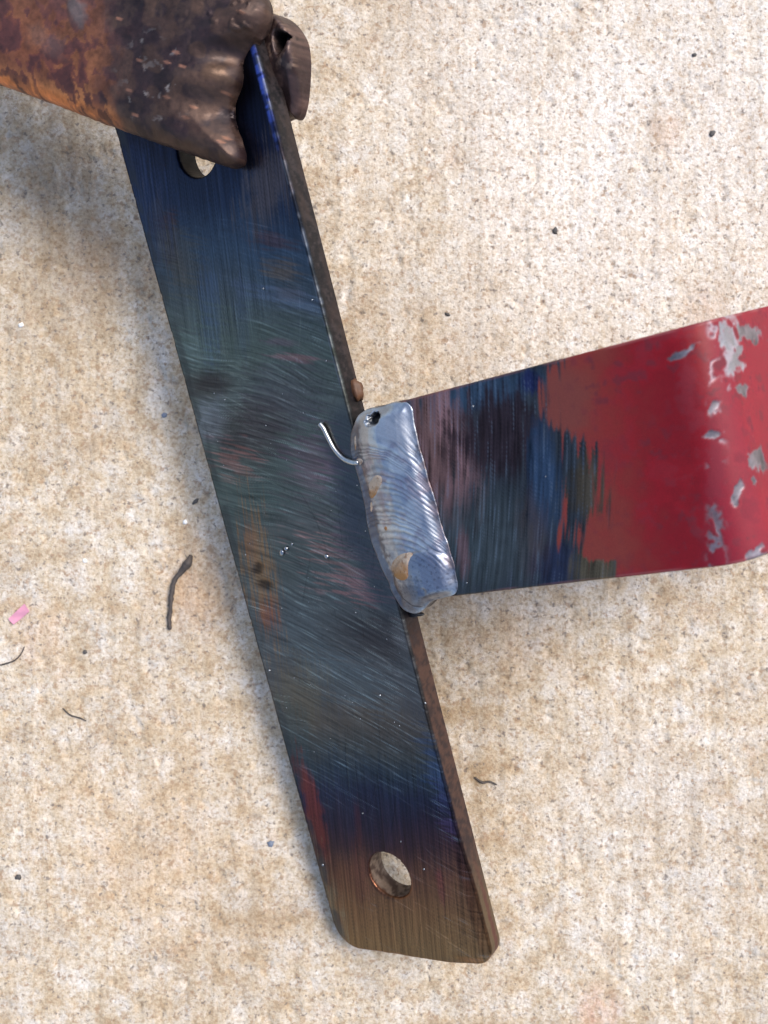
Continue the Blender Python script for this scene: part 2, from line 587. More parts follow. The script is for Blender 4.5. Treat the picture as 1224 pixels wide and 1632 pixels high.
def heat_tint_shade(PX, PY, U, V):
    """colours of the ground and heat-tinted face"""
    jx = 26 * (streak(U, V, 76, 14, .35, 3) - .5) + 40 * (fbm(U / 9, V / 9, 5) - .5)
    y = PY - .04 * (PX - 500) + jx
    stops = [(40, (14, 13, 24)), (150, (10, 11, 24)), (240, (14, 22, 48)), (330, (26, 40, 66)), (400, (45, 64, 86)), (470, (54, 64, 76)),  # navy tint, darkened further to paint in the clamp's shade
             (560, (64, 74, 78)), (640, (68, 74, 78)), (720, (66, 74, 76)), (800, (62, 70, 74)),
             (900, (62, 68, 74)), (1000, (62, 68, 80)), (1080, (66, 66, 74)), (1150, (74, 66, 62)), (1195, (62, 62, 62)),
             (1230, (38, 48, 62)), (1265, (28, 32, 58)), (1300, (36, 27, 46)), (1345, (56, 34, 38)), (1395, (92, 56, 40)),
             (1450, (110, 74, 46)), (1500, (118, 84, 50)), (1560, (108, 84, 56))]
    sx = [s[0] for s in stops]; sc = np.array([lin(s[1]) for s in stops])
    return np.stack([np.interp(y, sx, sc[:, k]) for k in range(3)], 1)


def bar_fields(PX, PY, U, V):
    # two families of grinding marks, in bar millimetres
    s_vert = streak(U, V, 79, 16, .17, 101)
    cur = (PY - .22 * (PX - 350) - .00055 * (PX - 350) ** 2 * np.sign(PX - 350))
    cur = cur + 26 * (fbm(U / 16, V / 16, 109, 2) - .5)
    s_arc = .6 * vn(PX / 42 + .37 * np.floor(cur / 9), cur / 1.45, 105) + .4 * vn(PX / 24, cur / .8, 106)
    s_diag = .6 * vn(PX / 44 + PY / 110 + .31 * np.floor((PY - .55 * PX) / 8), (PY - .55 * PX) / 1.5, 107) + .4 * vn(PX / 35, (PY - .55 * PX) / .9, 108)
    nz = fbm(U / 6, V / 6, 60)
    m_vert = np.clip(ss(520, 300, PY + 120 * (nz - .5)) + ss(1180, 1260, PY + 90 * (nz - .5)) + .9 * ell(PX, PY, 340, 480, 75, 90, 0, .5, (nz - .5)) , 0, 1)
    m_diag = np.clip(ell(PX, PY, 620, 1080, 190, 170, 0, .45, nz - .5) + ell(PX, PY, 745, 1330, 60, 220, -15, .4, nz - .5), 0, 1) * (1 - ss(.45, .6, vn(U / 5, V / 5, 66)) * .5)
    return s_vert, s_arc, s_diag, m_vert, m_diag, nz


_rs = random.Random(12)
STROKES = []
for (n, x0, x1, y0, y1, a0, a1, l0, l1, b0, b1) in (
        (70, 260, 460, 540, 720, 14, 30, 25, 95, .35, .9), (60, 380, 600, 700, 960, 16, 34, 20, 80, .25, .7), (60, 480, 720, 1020, 1260, 24, 36, 30, 120, .4, 1.0),
        (16, 640, 770, 1380, 1520, 26, 36, 18, 50, .6, 1.0), (22, 690, 760, 1220, 1400, 28, 48, 14, 40, .35, .8), (40, 500, 760, 1180, 1530, 84, 96, 40, 140, -.8, .35),
        (46, 210, 480, 240, 560, 76, 92, 40, 150, -.7, .45), (30, 370, 560, 300, 520, 8, 24, 20, 70, .2, .6), (40, 300, 560, 600, 1100, -5, 45, 10, 40, -.7, .6),
        (14, 480, 620, 800, 1000, 60, 130, 30, 90, -.6, -.2)):
    for _ in range(n):
        STROKES.append((_rs.uniform(x0, x1), _rs.uniform(y0, y1), _rs.uniform(a0, a1), _rs.uniform(l0, l1), _rs.uniform(b0, b1), _rs.uniform(.2, .6), _rs.uniform(-.0008, .0018)))


def strokes(PX, PY):
    """single scratches of their own length and depth: positive bright, negative dark"""
    out = np.zeros(len(PX))
    order = np.argsort(PY); ys = PY[order]
    for (x, y, a, l, b, w, k) in STROKES:
        c, sn = math.cos(math.radians(a)), math.sin(math.radians(a))
        lo, hi = np.searchsorted(ys, [y - l * abs(sn) - 8, y + l * abs(sn) + 8])
        i = order[lo:hi]
        dx, dy = PX[i] - x, PY[i] - y
        t = dx * c + dy * sn; q = -dx * sn + dy * c - k * t * t
        m = ss(w + .75, w * .2, np.abs(q)) * ss(l, l * .55, np.abs(t))
        out[i] = np.where(np.abs(b * m) > np.abs(out[i]), b * m, out[i])
    return out


def bar_attr(U, V, D):
    PX, PY = BAR.px(U, V)
    C = heat_tint_shade(PX, PY, U, V)
    sv, sa, sd, mv, md, nz = bar_fields(PX, PY, U, V)
    n2 = fbm(U / 2.2, V / 2.2, 90, 3) - .5
    rag = (streak(U, V, 79, 7, .3, 111) - .5)
    ragh = (vn(PX / 30, (PY - .22 * PX) / 2.2, 112) - .5)

    def blob(x, y, rx, ry, ang, col, k, soft=.45, r=None, amp=1.2):
        nonlocal C
        rr = (ragh if r is None else r) * amp * 1.35 + n2 * .9
        C = mix(C, lin(col), .82 * k * ell(PX, PY, x, y, rx, ry, ang, min(.75, soft + .15), rr))
    # upper part
    blob(425, 300, 32, 62, 12, (84, 72, 70), .75, r=rag)
    blob(262, 375, 18, 55, -14, (80, 68, 52), .8, r=rag)
    blob(268, 348, 14, 12, 0, (66, 42, 34), .8)
    blob(290, 410, 26, 40, -10, (72, 66, 56), .6)
    blob(440, 385, 26, 12, 12, (72, 48, 48), .7)
    blob(450, 430, 26, 14, 12, (92, 74, 56), .7)
    blob(462, 470, 18, 9, 12, (86, 70, 60), .5)
    blob(240, 330, 30, 75, -12, (24, 44, 84), .7, r=rag)
    blob(335, 500, 14, 75, -3, (48, 70, 104), .7, r=rag)
    blob(385, 500, 9, 55, -3, (54, 68, 96), .6, r=rag)
    blob(470, 480, 70, 14, 14, (64, 78, 112), .5)
    blob(300, 560, 50, 26, 25, (76, 96, 104), .6)
    blob(420, 560, 120, 50, 10, (62, 76, 74), .5)
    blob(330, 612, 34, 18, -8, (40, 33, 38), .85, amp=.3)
    blob(335, 672, 26, 34, 0, (92, 95, 112), .75, amp=.3)
    blob(470, 570, 30, 5, 6, (126, 88, 92), .7)
    blob(450, 545, 20, 6, 6, (96, 72, 92), .5)
    blob(455, 640, 55, 60, 10, (60, 54, 70), .55)
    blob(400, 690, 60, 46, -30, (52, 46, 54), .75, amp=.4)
    blob(375, 738, 24, 17, 15, (126, 86, 84), .6, amp=2.6)
    blob(500, 735, 34, 48, 15, (92, 70, 86), .6)
    blob(535, 745, 18, 26, 40, (108, 82, 94), .5, amp=2.)
    blob(430, 800, 130, 30, 12, (58, 76, 78), .5)
    blob(505, 825, 70, 40, 10, (84, 68, 78), .35)
    # rusty smear
    blob(415, 920, 20, 95, -9, (112, 82, 56), .85, r=rag, amp=1.6)
    blob(428, 980, 15, 26, -9, (108, 58, 44), .7, r=rag)
    blob(398, 860, 10, 30, -9, (104, 68, 54), .5, r=rag)
    blob(412, 905, 7, 8, 20, (24, 18, 18), .95, amp=.5)
    blob(424, 932, 11, 7, 15, (26, 19, 18), .95, amp=.5)
    # pinkish mill marks by the weld
    blob(550, 905, 46, 26, 28, (124, 88, 88), .55, amp=3.0)
    blob(575, 945, 26, 12, 28, (120, 80, 86), .55, amp=2.4)
    blob(560, 820, 26, 80, -12, (50, 54, 84), .5)
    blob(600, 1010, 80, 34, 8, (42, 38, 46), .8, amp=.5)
    blob(650, 1010, 22, 30, 0, (82, 86, 100), .55, amp=.4)
    blob(500, 1010, 50, 40, 0, (66, 74, 86), .6)
    blob(545, 1085, 70, 34, 20, (62, 76, 92), .5)
    blob(480, 1110, 40, 60, -12, (86, 76, 62), .6, r=rag)
    blob(465, 1180, 26, 60, -12, (56, 70, 76), .6, r=rag)
    # blue flash at the lower right, red paint left in a groove
    blob(705, 1230, 22, 46, -30, (34, 60, 100), .75, amp=1.0)
    blob(715, 1275, 15, 24, -30, (44, 40, 84), .7)
    blob(722, 1318, 12, 16, -30, (70, 46, 92), .6)
    blob(738, 1250, 14, 90, -14, (56, 48, 70), .6)
    blob(500, 1290, 12, 80, -15, (98, 38, 33), .95, .2, rag, .5)
    blob(480, 1235, 8, 34, -15, (88, 40, 38), .7, .3, rag)
    blob(570, 1320, 5, 40, -3, (80, 34, 32), .35, r=rag)
    blob(705, 1420, 6, 24, -8, (104, 44, 44), .55, r=rag)
    blob(518, 1450, 22, 90, -16, (112, 100, 78), .7, r=rag)
    blob(575, 1400, 14, 40, -8, (92, 48, 40), .5, r=rag)
    # grinding marks break the colour up
    va = (sv - .5) * mv + (sa - .5) * (1 - mv) * (1 - md) + (sd - .5) * md
    C = C * np.clip(1 + 1.25 * va, .3, 2.0)[:, None]
    # bare bright scratches
    arcs = ss(.74, .86, sa) * (1 - mv) * (1 - md) * ss(.40, .62, vn(PX / 46, PY / 34, 121))
    diag = ss(.70, .82, sd) * md * ss(.28, .55, vn(PX / 40, PY / 30, 122))
    low = ss(.80, .88, sd) * ss(1330, 1420, PY) * ss(.5, .7, vn(PX / 36, PY / 30, 123))
    br = np.clip(.75 * arcs + .9 * diag + .6 * low, 0, 1)
    C = mix(C, lin((138, 156, 166)), br * .36)
    sk = strokes(PX, PY)
    sp = np.clip(sk, 0, 1) * (.35 + .65 * vn(PX / 9, PY / 9, 138))
    sp = sp * (.25 + .75 * ss(.35, .65, fbm(U / 5, V / 5, 139)))
    C = C * (1 + 1.0 * sp)[:, None] + (.035 * sp)[:, None] * np.array([.9, 1., 1.05])
    C = C * (1 - .6 * np.clip(-sk, 0, 1))[:, None]
    # scale burnt blue-black along the toe of the weld
    toe = ss(40, 6, np.abs(PX - np.interp(PY, [640, 720, 800, 880, 980], [566, 560, 582, 596, 642]) + 14 + 22 * (nz - .5))) * ss(630, 670, PY) * ss(1000, 960, PY)
    C = mix(C, lin((38, 46, 66)), toe * .65)
    left_edge = ss(1.6, .3, np.abs(U + 17.6)) * ss(.35, .7, vn(U / 2, V / 3, 125))
    C = mix(C, lin((46, 48, 54)), left_edge * .6)
    # mill scale flecks
    fl = ss(.34, .2, spots(U / 1.1, V / 1.0, 131, .6)) * ss(.45, .6, vn(U / 4, V / 4, 132))
    C = mix(C, lin((34, 28, 28)), fl * .18)
    cool = ss(-.01, .03, C[:, 2] - C[:, 0])
    C = mix(C, C.mean(1)[:, None] * np.array([.97, 1.03, 1.0]), .08 + .20 * cool)
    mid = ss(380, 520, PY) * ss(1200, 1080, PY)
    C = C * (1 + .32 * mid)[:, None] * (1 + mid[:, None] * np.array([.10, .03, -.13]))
    C = C * GAIN
    Mt = np.full(len(U), .85); R = .32 + .14 * (nz - .5) - .08 * br
    dark_patches = ell(PX, PY, 330, 612, 40, 24, 0, .5) + ell(PX, PY, 600, 1010, 90, 40, 8, .5) + ell(PX, PY, 400, 690, 60, 46, -30, .5)
    R = R + .14 * np.clip(dark_patches, 0, 1)  # the dark patches are rougher than the rest of the face
    # rim: blue flash along the upper right arris, worn bright line elsewhere
    rim = ss(.7, .2, np.abs(U - 18.4) + .35 * (fbm(V / .9, U / .6, 135, 4) - .5)) * ss(265, 150, PY) * (D < .3)
    C = mix(C, lin((74, 92, 172)), rim * (.25 + .7 * ss(.35, .6, vn(V / .5, U / 2, 133))))
    arr = ss(.45, .12, np.abs(U - 18.75)) * (D < .3) * ss(.35, .6, vn(V / 1.3, U, 134)) * ss(640, 600, PY)
    C = mix(C, lin((140, 146, 158)), arr * .3)
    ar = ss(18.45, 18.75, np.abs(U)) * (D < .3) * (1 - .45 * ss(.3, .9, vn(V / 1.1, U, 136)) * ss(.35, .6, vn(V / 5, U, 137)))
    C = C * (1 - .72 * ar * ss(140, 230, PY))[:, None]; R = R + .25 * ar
    # the sawn and scaled sides
    wl = D > .02
    g2 = fbm(V / 1.1 + .7 * U, D * 1.3 + .6 * V + U, 142, 4)
    side = mix(np.tile(lin((30, 26, 31)), (len(U), 1)), lin((74, 64, 66)), ss(.46, .66, g2))
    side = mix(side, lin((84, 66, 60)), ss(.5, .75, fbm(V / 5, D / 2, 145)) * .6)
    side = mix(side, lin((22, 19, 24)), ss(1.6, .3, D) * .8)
    lowr = ss(-44, -56, V)
    side2 = mix(np.tile(lin((88, 62, 52)), (len(U), 1)), lin((58, 42, 40)), ss(.4, .62, g2))
    end = ss(-92, -108, V)
    side2 = mix(side2, lin((112, 92, 66)), end * .85)
    side2 = mix(side2, lin((98, 46, 44)), end * ss(.5, .0, np.abs(D - 2.2 + .6 * (g2 - .5)) - .3) * .7)
    side = side * (1 - lowr)[:, None] + side2 * lowr[:, None]
    hole = (U ** 2 + (V + 100) ** 2 < 36)
    side = np.where(hole[:, None], mix(np.tile(lin((104, 90, 80)), (len(U), 1)), lin((60, 46, 40)), ss(.4, .6, g2)), side)
    hole2 = (U ** 2 + (V - 47.3) ** 2 < 36)
    side = np.where(hole2[:, None], lin((16, 15, 18)), side)
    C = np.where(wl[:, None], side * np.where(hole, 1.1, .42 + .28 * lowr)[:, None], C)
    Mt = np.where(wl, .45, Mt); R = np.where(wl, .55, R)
    return C, Mt, R


def bar_z(U, V, D):
    PX, PY = BAR.px(U, V)
    sv, sa, sd, mv, md, nz = bar_fields(PX, PY, U, V)
    z = .016 * ((sv - .5) * mv + (sa - .5) * (1 - mv) * (1 - md) + (sd - .5) * md)
    z += .10 * (fbm(U / 14, V / 14, 151, 2) - .5)
    z -= .02 * np.abs(strokes(PX, PY))
    # worn shoulder at the lower right corner
    z -= .9 * ss(2.2, 0, D) * ss(-88, -104, V) * ss(8, 16, U)
    # shallow pits in the rusty smear
    z -= .12 * ell(PX, PY, 412, 905, 8, 9, 20, .5) + .12 * ell(PX, PY, 424, 932, 12, 8, 15, .5)
    # burrs and nicks along the arrises
    z -= .14 * ss(.7, 0, D) * ss(.55, .8, fbm(V / 1.3, U / 6, 155, 3))
    return z


def rounded_outline():
    pts = []
    def arc(cx, cy, r, a0, a1, n=9):
        for k in range(n):
            a = math.radians(a0 + (a1 - a0) * k / (n - 1)); pts.append((cx + r * math.cos(a), cy + r * math.sin(a)))
    arc(-W2 + 5.6, V0 + 5.6, 5.6, 180, 262)
    arc(W2 - 4.2, V0 + 4.2, 4.2, 275, 360)
    arc(W2 - 1.0, V1 - 1.0, 1.0, 0, 90, 4)
    arc(-W2 + 1.0, V1 - 1.0, 1.0, 90, 180, 4)
    return np.array(pts)


def circle(x, y, r, n=40):
    return np.array([(x + r * math.cos(2 * math.pi * k / n), y + r * math.sin(2 * math.pi * k / n)) for k in range(n)])


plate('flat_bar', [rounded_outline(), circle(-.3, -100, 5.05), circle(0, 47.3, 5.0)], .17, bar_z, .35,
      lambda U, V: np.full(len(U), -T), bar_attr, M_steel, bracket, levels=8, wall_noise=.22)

# ---- red painted side bar
RW = 17.95
RV = -25.75
RU0, RBEND = 23.5, 77.0
RN = -.5                       # its face lies a little below the bar's face
RT = 4.6
BR = 7.5                      # bend radius
RLEN = 172.0


def red_bend(Vt):
    """bend the far end of the strip down towards the slab"""
    u, n = Vt[:, 0].copy(), Vt[:, 2].copy()
    s = u - RBEND
    a_max = math.radians(78)
    a = np.clip(s / BR, 0, a_max)
    rest = np.maximum(s - BR * a_max, 0)
    rr = BR + n - RN
    uu = np.where(s > 0, RBEND + rr * np.sin(a) + rest * np.cos(a_max), u)
    nn = np.where(s > 0, RN - BR + rr * np.cos(a) - rest * np.sin(a_max), n)
    return np.column_stack([uu, Vt[:, 1], nn])


def red_fields(U, V):
    bent = red_bend(np.column_stack([U, V, np.full(len(U), RN)]))
    PX, PY = BAR.px(bent[:, 0], bent[:, 1], bent[:, 2])
    xs = PX + .00022 * (PY - 700) ** 2                    # marks run across the strip, slightly bowed
    rag = .55 * vn(PY / 70 + .41 * np.floor(xs / 11), xs / 2.3, 201) + .45 * vn(PY / 34, xs / 1.2, 202) - .5
    tear = .6 * vn(PY / 90, xs / 7, 203) + .4 * vn(PY / 45, xs / 3, 204) - .5
    n1 = fbm(U / 4, V / 4, 205) - .5
    n2 = fbm(U / 1.3, V / 1.3, 207, 3) - .5
    # paint starts here, its edge is torn along the grinding marks
    edge = 918 + 95 * tear + 24 * rag + 14 * n1
    edge = edge - 42 * ell(PX, PY, 900, 630, 80, 60, 0, .4) + 62 * ss(880, 900, PY) + 40 * ell(PX, PY, 945, 770, 40, 60, 0, .3, rag)
    paint = ss(-12, 10, PX - edge) * (1 - ss(.1, .2, tear) * ell(PX, PY, 945, 780, 34, 60, 0, .5))
    # chips at the bend
    chips = np.zeros(len(U))
    for (x, y, rx, ry, an) in ((1092, 562, 21, 7, -28), (1182, 622, 13, 10, 0), (1140, 650, 13, 7, -50), (1133, 694, 16, 6, -12),
                               (1175, 787, 7, 18, 22), (1203, 735, 13, 28, -5), (1160, 540, 13, 26, -5), (1172, 575, 9, 24, 15), (1195, 530, 26, 14, -10), (1206, 885, 22, 14, -20)):
        chips = np.maximum(chips, ell(PX, PY, x, y, rx * .85, ry * .85, an, .25, n2 * 2.6))
    vein = ss(.10, .02, np.abs(n1 + .3 * n2 - .02)) * ss(1120, 1135, PX) * ss(1165, 1145, PX) * ss(.45, .6, vn(V / 3, U / 3, 211))
    chips = np.maximum(chips, vein * .8)
    scuff = ss(.06, .2, n1 + .45 * n2) * (.35 + .65 * ss(1060, 1120, PX) + .5 * ss(4, 0, 17.95 - np.abs(V - RV)))
    scuff = np.maximum(scuff, .9 * ell(PX, PY, 1098, 620, 14, 70, -5, .5, n2 * 2.5))
    scuff = np.maximum(scuff, .9 * ell(PX, PY, 1140, 745, 12, 60, 0, .5, n2 * 2.5))
    return PX, PY, rag, tear, n1, n2, paint, chips, np.clip(scuff, 0, 1)


def red_attr(U, V, D):
    PX, PY, rag, tear, n1, n2, paint, chips, scuff = red_fields(U, V)
    steel = np.tile(lin((56, 60, 66)), (len(U), 1))

    def blob(x, y, rx, ry, ang, col, k, soft=.4, amp=.85):
        nonlocal steel
        steel = mix(steel, lin(col), k * ell(PX, PY, x, y, rx, ry, ang, soft, (rag * .8 + tear * 1.2) * amp + n2 * .5))
    blob(760, 630, 110, 30, -13, (52, 76, 98), .95)
    blob(845, 610, 14, 22, -13, (28, 36, 86), .9)
    blob(710, 730, 52, 110, -10, (158, 100, 94), 1.0)
    blob(690, 720, 18, 90, -10, (112, 70, 54), .6)
    blob(795, 695, 78, 66, -8, (58, 40, 46), .95)
    blob(720, 790, 30, 70, -8, (104, 66, 62), .6)
    blob(775, 860, 90, 80, -5, (66, 74, 76), .85)
    blob(868, 770, 24, 95, -2, (46, 74, 104), .85)
    blob(885, 900, 34, 38, -2, (38, 46, 80), .7)
    blob(850, 850, 30, 60, -2, (86, 60, 56), .5)
    blob(805, 870, 30, 60, -2, (70, 76, 78), .6)
    blob(945, 780, 34, 56, -2, (88, 72, 52), 1.0)
    blob(955, 905, 44, 34, -2, (104, 86, 58), 1.0)
    blob(738, 880, 10, 40, -2, (128, 82, 82), .7)
    blob(700, 900, 12, 40, -2, (60, 66, 74), .7)
    steel = steel * np.clip(1 + 1.5 * rag + .4 * n2, .25, 2.2)[:, None]
    steel = mix(steel, lin((110, 124, 140)), ss(.22, .32, rag) * .3)
    steel = mix(steel, steel.mean(1)[:, None], np.full(len(U), .3)) * GAIN
    pc = np.tile(lin((126, 12, 24)), (len(U), 1))
    pc = mix(pc, lin((138, 14, 27)), ss(-.1, .15, n1))
    burn = ss(1060, 925, PX + 110 * n1 - .10 * (PY - 750))
    pc = mix(pc, lin((126, 56, 46)), burn * .9)
    pc = mix(pc, lin((110, 66, 58)), .5 * ell(PX, PY, 880, 650, 60, 60, 0, .5, n1))
    # pink sky sheen painted in past the bend; paint rubbed at edges and bend
    bend_sheen = ss(1105, 1150, PX)
    pc = mix(pc, lin((136, 34, 56)), bend_sheen * .5)
    pc = mix(pc, lin((116, 40, 54)), scuff * .5)
    pc = mix(pc, lin((96, 40, 50)), ss(.12, .2, n2) * .2)
    dkspot = ss(.10, .22, n2 + .3 * n1) * ss(.45, .65, vn(U / 6, V / 6, 222))
    pc = mix(pc, lin((84, 38, 48)), dkspot * .35)
    pc = pc * np.array([.86, .80, .80])
    C = mix(steel, pc, paint)
    Mt = .85 * (1 - paint); R = .36 + .02 * paint + .2 * scuff * paint + .12 * bend_sheen * paint
    c2 = chips * paint
    C = mix(C, lin((126, 120, 126)) * (.7 + 1.4 * (n2 + .2))[:, None], c2)
    bare = ell(PX, PY, 1164, 556, 14, 46, -5, .35, n2 * 2.4) * paint
    C = mix(C, lin((150, 150, 156)), bare * .8)
    Mt = Mt * (1 - c2) + .7 * c2; R = R * (1 - c2) + .42 * c2
    rim = (17.95 - np.abs(V - RV)) < .5
    C = np.where((rim & (D < .3))[:, None], mix(C, lin((150, 100, 100)), .35 * ss(.3, .8, vn(U / 3.5, V, 223))), C)
    wl = D > .02
    side = mix(np.tile(lin((44, 38, 38)), (len(U), 1)), lin((120, 104, 88)), ss(.5, .62, fbm(U / 2, D * 1.5, 225)) * .7)
    sp = ss(870, 960, PX + 60 * n1)
    side = mix(side, lin((146, 66, 76)), sp * .8)
    C = np.where(wl[:, None], side * 1.2, C); Mt = np.where(wl, .5 * (1 - sp), Mt); R = np.where(wl, .5, R)
    return C, Mt, R


def red_z(U, V, D):
    PX, PY, rag, tear, n1, n2, paint, chips, scuff = red_fields(U, V)
    z = RN + .02 * rag * (1 - paint) + .06 * paint * (1 - chips) - .04 * chips * paint + .02 * n2
    z += .10 * (fbm(U / 9, V / 9, 231, 2) - .5)
    # nicks struck into the bend
    return z


red_out = np.array([(RU0, RV - RW), (RLEN, RV - RW), (RLEN, RV + RW), (RU0, RV + RW)])
plate('painted_bar', [red_out], .2, red_z, .3, lambda U, V: np.full(len(U), RN - RT), red_attr, M_paint, bracket,
      levels=6, wall_noise=.15, xf=red_bend)

# ---- weld bead
BP = [(581, 651), (567, 668), (559, 692), (558, 716), (565, 742), (575, 772), (581, 805), (587, 838), (595, 872), (607, 900), (617, 925),
      (628, 948), (642, 972), (658, 978), (672, 975), (681, 963), (695, 955), (712, 952), (726, 948), (727, 925), (720, 893), (710, 860),
      (699, 825), (690, 790), (680, 755), (669, 718), (660, 685), (655, 655), (648, 640), (632, 641), (610, 647)]
_r = np.random.default_rng(5)
bead_loop = smooth_poly(BAR.poly(BP), 1)
bead_loop = smooth_poly(bead_loop + _r.normal(0, .13, bead_loop.shape), 1)


def bead_fields(U, V):
    PX, PY = BAR.px(U, V, .8)
    ax = np.interp(PY, [640, 720, 800, 880, 950], [612, 618, 640, 662, 682])       # spine
    hw = np.interp(PY, [640, 720, 800, 880, 950], [42, 50, 52, 56, 46])
    t = (PX - ax) / hw
    n1 = fbm(U / 3, V / 3, 301) - .5
    n2 = fbm(U / .8, V / .8, 303, 3) - .5
    ph = PY - 46 * t ** 2 * np.where(t > 0, 1.15, .35) - 16 * t + 10 * n1
    amp = .45 + .9 * vn(ph / 22, t * .6 + 3, 305)
    phi = ph / 9.2 + 2.2 * vn(ph / 21, t * .4, 306) + .25 * vn(ph / 5, t * 1.4, 308)
    rip = amp * (np.abs(np.sin(math.pi * phi)) - .64) * 1.2 + .4 * (vn(ph / 2.4, t * 1.2, 307) - .5)
    live = ss(690, 720, PY + 10 * n1) * ss(905, 870, PY - 25 * t)
    return PX, PY, t, n1, n2, rip * (.2 + .8 * live), live


def bead_z(U, V, D):
    PX, PY, t, n1, n2, rip, live = bead_fields(U, V)
    c = np.clip(D / 5.2, 0, 1)
    lr = np.clip((t + 1) / 2, 0, 1)
    up = np.interp(lr, [0, .1, .25, .4, .55, .7, .82, .92, 1.0], [.05, .45, 1.05, 1.42, 1.55, 1.40, 1.0, .5, .08])
    z = .05 - .5 * lr + up * ss(-.4, 2.2, D) + .20 * n1 * ss(0, 2.0, D)
    z += .095 * rip * ss(0, 1.2, D)
    edge = np.hypot((PX - 676) / 50, (PY - 922) / 46) + .12 * n1
    z += (.22 * ss(1.04, .93, edge) + .6 * np.sqrt(np.clip(1 - edge ** 2, 0, 1))) * ss(0, 1.5, D)   # the last puddle stands proud
    z += .95 * ell(PX, PY, 596, 692, 26, 27, 0, .95)
    z += .35 * ell(PX, PY, 640, 780, 44, 100, -12, .9)
    z -= 1.5 * ell(PX, PY, 597, 667, 12, 8, -25, .35, n2 * .8)   # blow hole
    z -= .2 * ell(PX, PY, 679, 940, 5, 5, 0, .5)
    return z


def bead_attr(U, V, D):
    PX, PY, t, n1, n2, rip, live = bead_fields(U, V)
    C = np.tile(lin((172, 178, 186)), (len(U), 1))
    C = mix(C, lin((138, 148, 164)), ss(-.1, .2, n1))
    C = mix(C, lin((128, 116, 132)), .5 * ss(.0, .25, fbm(U / 2, V / 2, 311) - .45) * live)
    C = mix(C, lin((108, 118, 138)), .8 * ell(PX, PY, 680, 915, 44, 40, 0, .3, n2 * .4))
    C = mix(C, lin((84, 92, 110)), .7 * ell(PX, PY, 655, 950, 30, 28, 0, .4, n2))
    C = mix(C, lin((80, 100, 140)), .5 * ss(1.6, .4, D) * 0)
    C = C * np.clip(1 + .45 * rip, .4, 1.6)[:, None]
    sp = ss(.3, .18, spots(U / .8, V / .8, 313, .6)) * ell(PX, PY, 672, 925, 60, 50, 0, .4)
    C = mix(C, lin((50, 54, 64)), sp * .35)
    # toe of the weld: brown flux line with bright specks
    toe = ss(.62, .95, t) * ss(.48, .62, vn(U / .7, V / 1.4, 315)) * live
    C = mix(C, lin((140, 104, 88)), toe * .45)
    lt = ss(.8, 1.0, -t) * ss(.5, .65, vn(U / .8, V / 2, 316))
    C = mix(C, lin((140, 104, 70)), lt * .35)
    fuse = ss(.78, 1.0, np.abs(t) + .35 * n2 + .2 * n1) * ss(660, 690, PY)
    C = mix(C, lin((74, 70, 78)), fuse * .75)
    pore = ell(PX, PY, 597, 667, 12, 8, -25, .3, n2 * .8)
    C = mix(C, lin((14, 14, 18)), pore)
    C = np.minimum(C * .98, .8)
    Mt = .86 - .3 * toe - .3 * pore; R = .37 + .08 * (1 - live) * 0 + .05 * n1
    wl = D > .02
    C = np.where(wl[:, None], mix(C * .5, lin((40, 38, 44)), ss(.8, 2.5, D)), C)
    return C, Mt, np.where(wl, .4, R)


bead = plate('weld_bead', [bead_loop], .13, bead_z, .05, lambda U, V: np.full(len(U), -4.2), bead_attr, M_weld, bracket, levels=6, wall_noise=.5)

# flakes of amber slag left on the bead
def slag(pts, thick, seed):
    loop = smooth_poly(BAR.poly(pts, .8), 1)
    def zf(U, V, D):
        return bead_z(U, V, np.full(len(U), 3.0)) * 0 + slag_base(U, V) + thick * ss(0, .6, D) + .02
    def at(U, V, D):
        n = fbm(U / 1.6 + seed, V / 1.6, 321 + seed) - .5
        PX, PY = BAR.px(U, V)
        gy = ss(min(p[1] for p in pts), max(p[1] for p in pts), PY + 60 * n)
        C = mix(np.tile(lin((176, 158, 140)), (len(U), 1)), lin((150, 104, 56)), gy)
        C = mix(C, lin((110, 66, 30)), ss(.78, .86, vn(U / .5, V / .5, 324)) * .6)
        return C, np.zeros(len(U)), np.full(len(U), .32)
    return plate('slag_flake', [loop], .12, zf, .08, lambda U, V: slag_base(U, V) - .4, at, M_slag, bead, levels=3, hb=.3)


def slag_base(U, V):
    D, _ = sdf(np.column_stack([U, V]), [bead_loop])
    return bead_z(U, V, np.maximum(-D, 0))


slag([(602, 755), (613, 758), (612, 770), (605, 779), (599, 790), (589, 798), (584, 786), (586, 771), (594, 761)], .09, 1)
slag([(619, 908), (624, 895), (636, 884), (650, 878), (666, 879), (658, 889), (656, 905), (657, 918), (646, 925), (630, 922)], .12, 2)
slag([(613, 838), (618, 838), (619, 845), (614, 848), (611, 843)], .06, 3)
slag([(563, 733), (572, 730), (578, 735), (572, 743), (564, 742)], .10, 4)
slag([(587, 800), (591, 800), (592, 812), (589, 820), (586, 812)], .05, 5)
slag([(561, 700), (565, 692), (567, 702), (565, 722), (562, 715)], .05, 6)


def bpt(px, py, n):
    u, v = BAR.uv(px, py, n)
    return (u, v, n)


tube('wire_stub', [bpt(509, 675, .75), bpt(515, 682, .7), bpt(523, 698, .6), bpt(533, 716, .5), bpt(547, 731, .45), bpt(562, 737, .4), bpt(572, 737, .4)],
     [.50, .42, .40, .40, .42, .50, .45], M_wire, bracket, n=12, lump=.08)
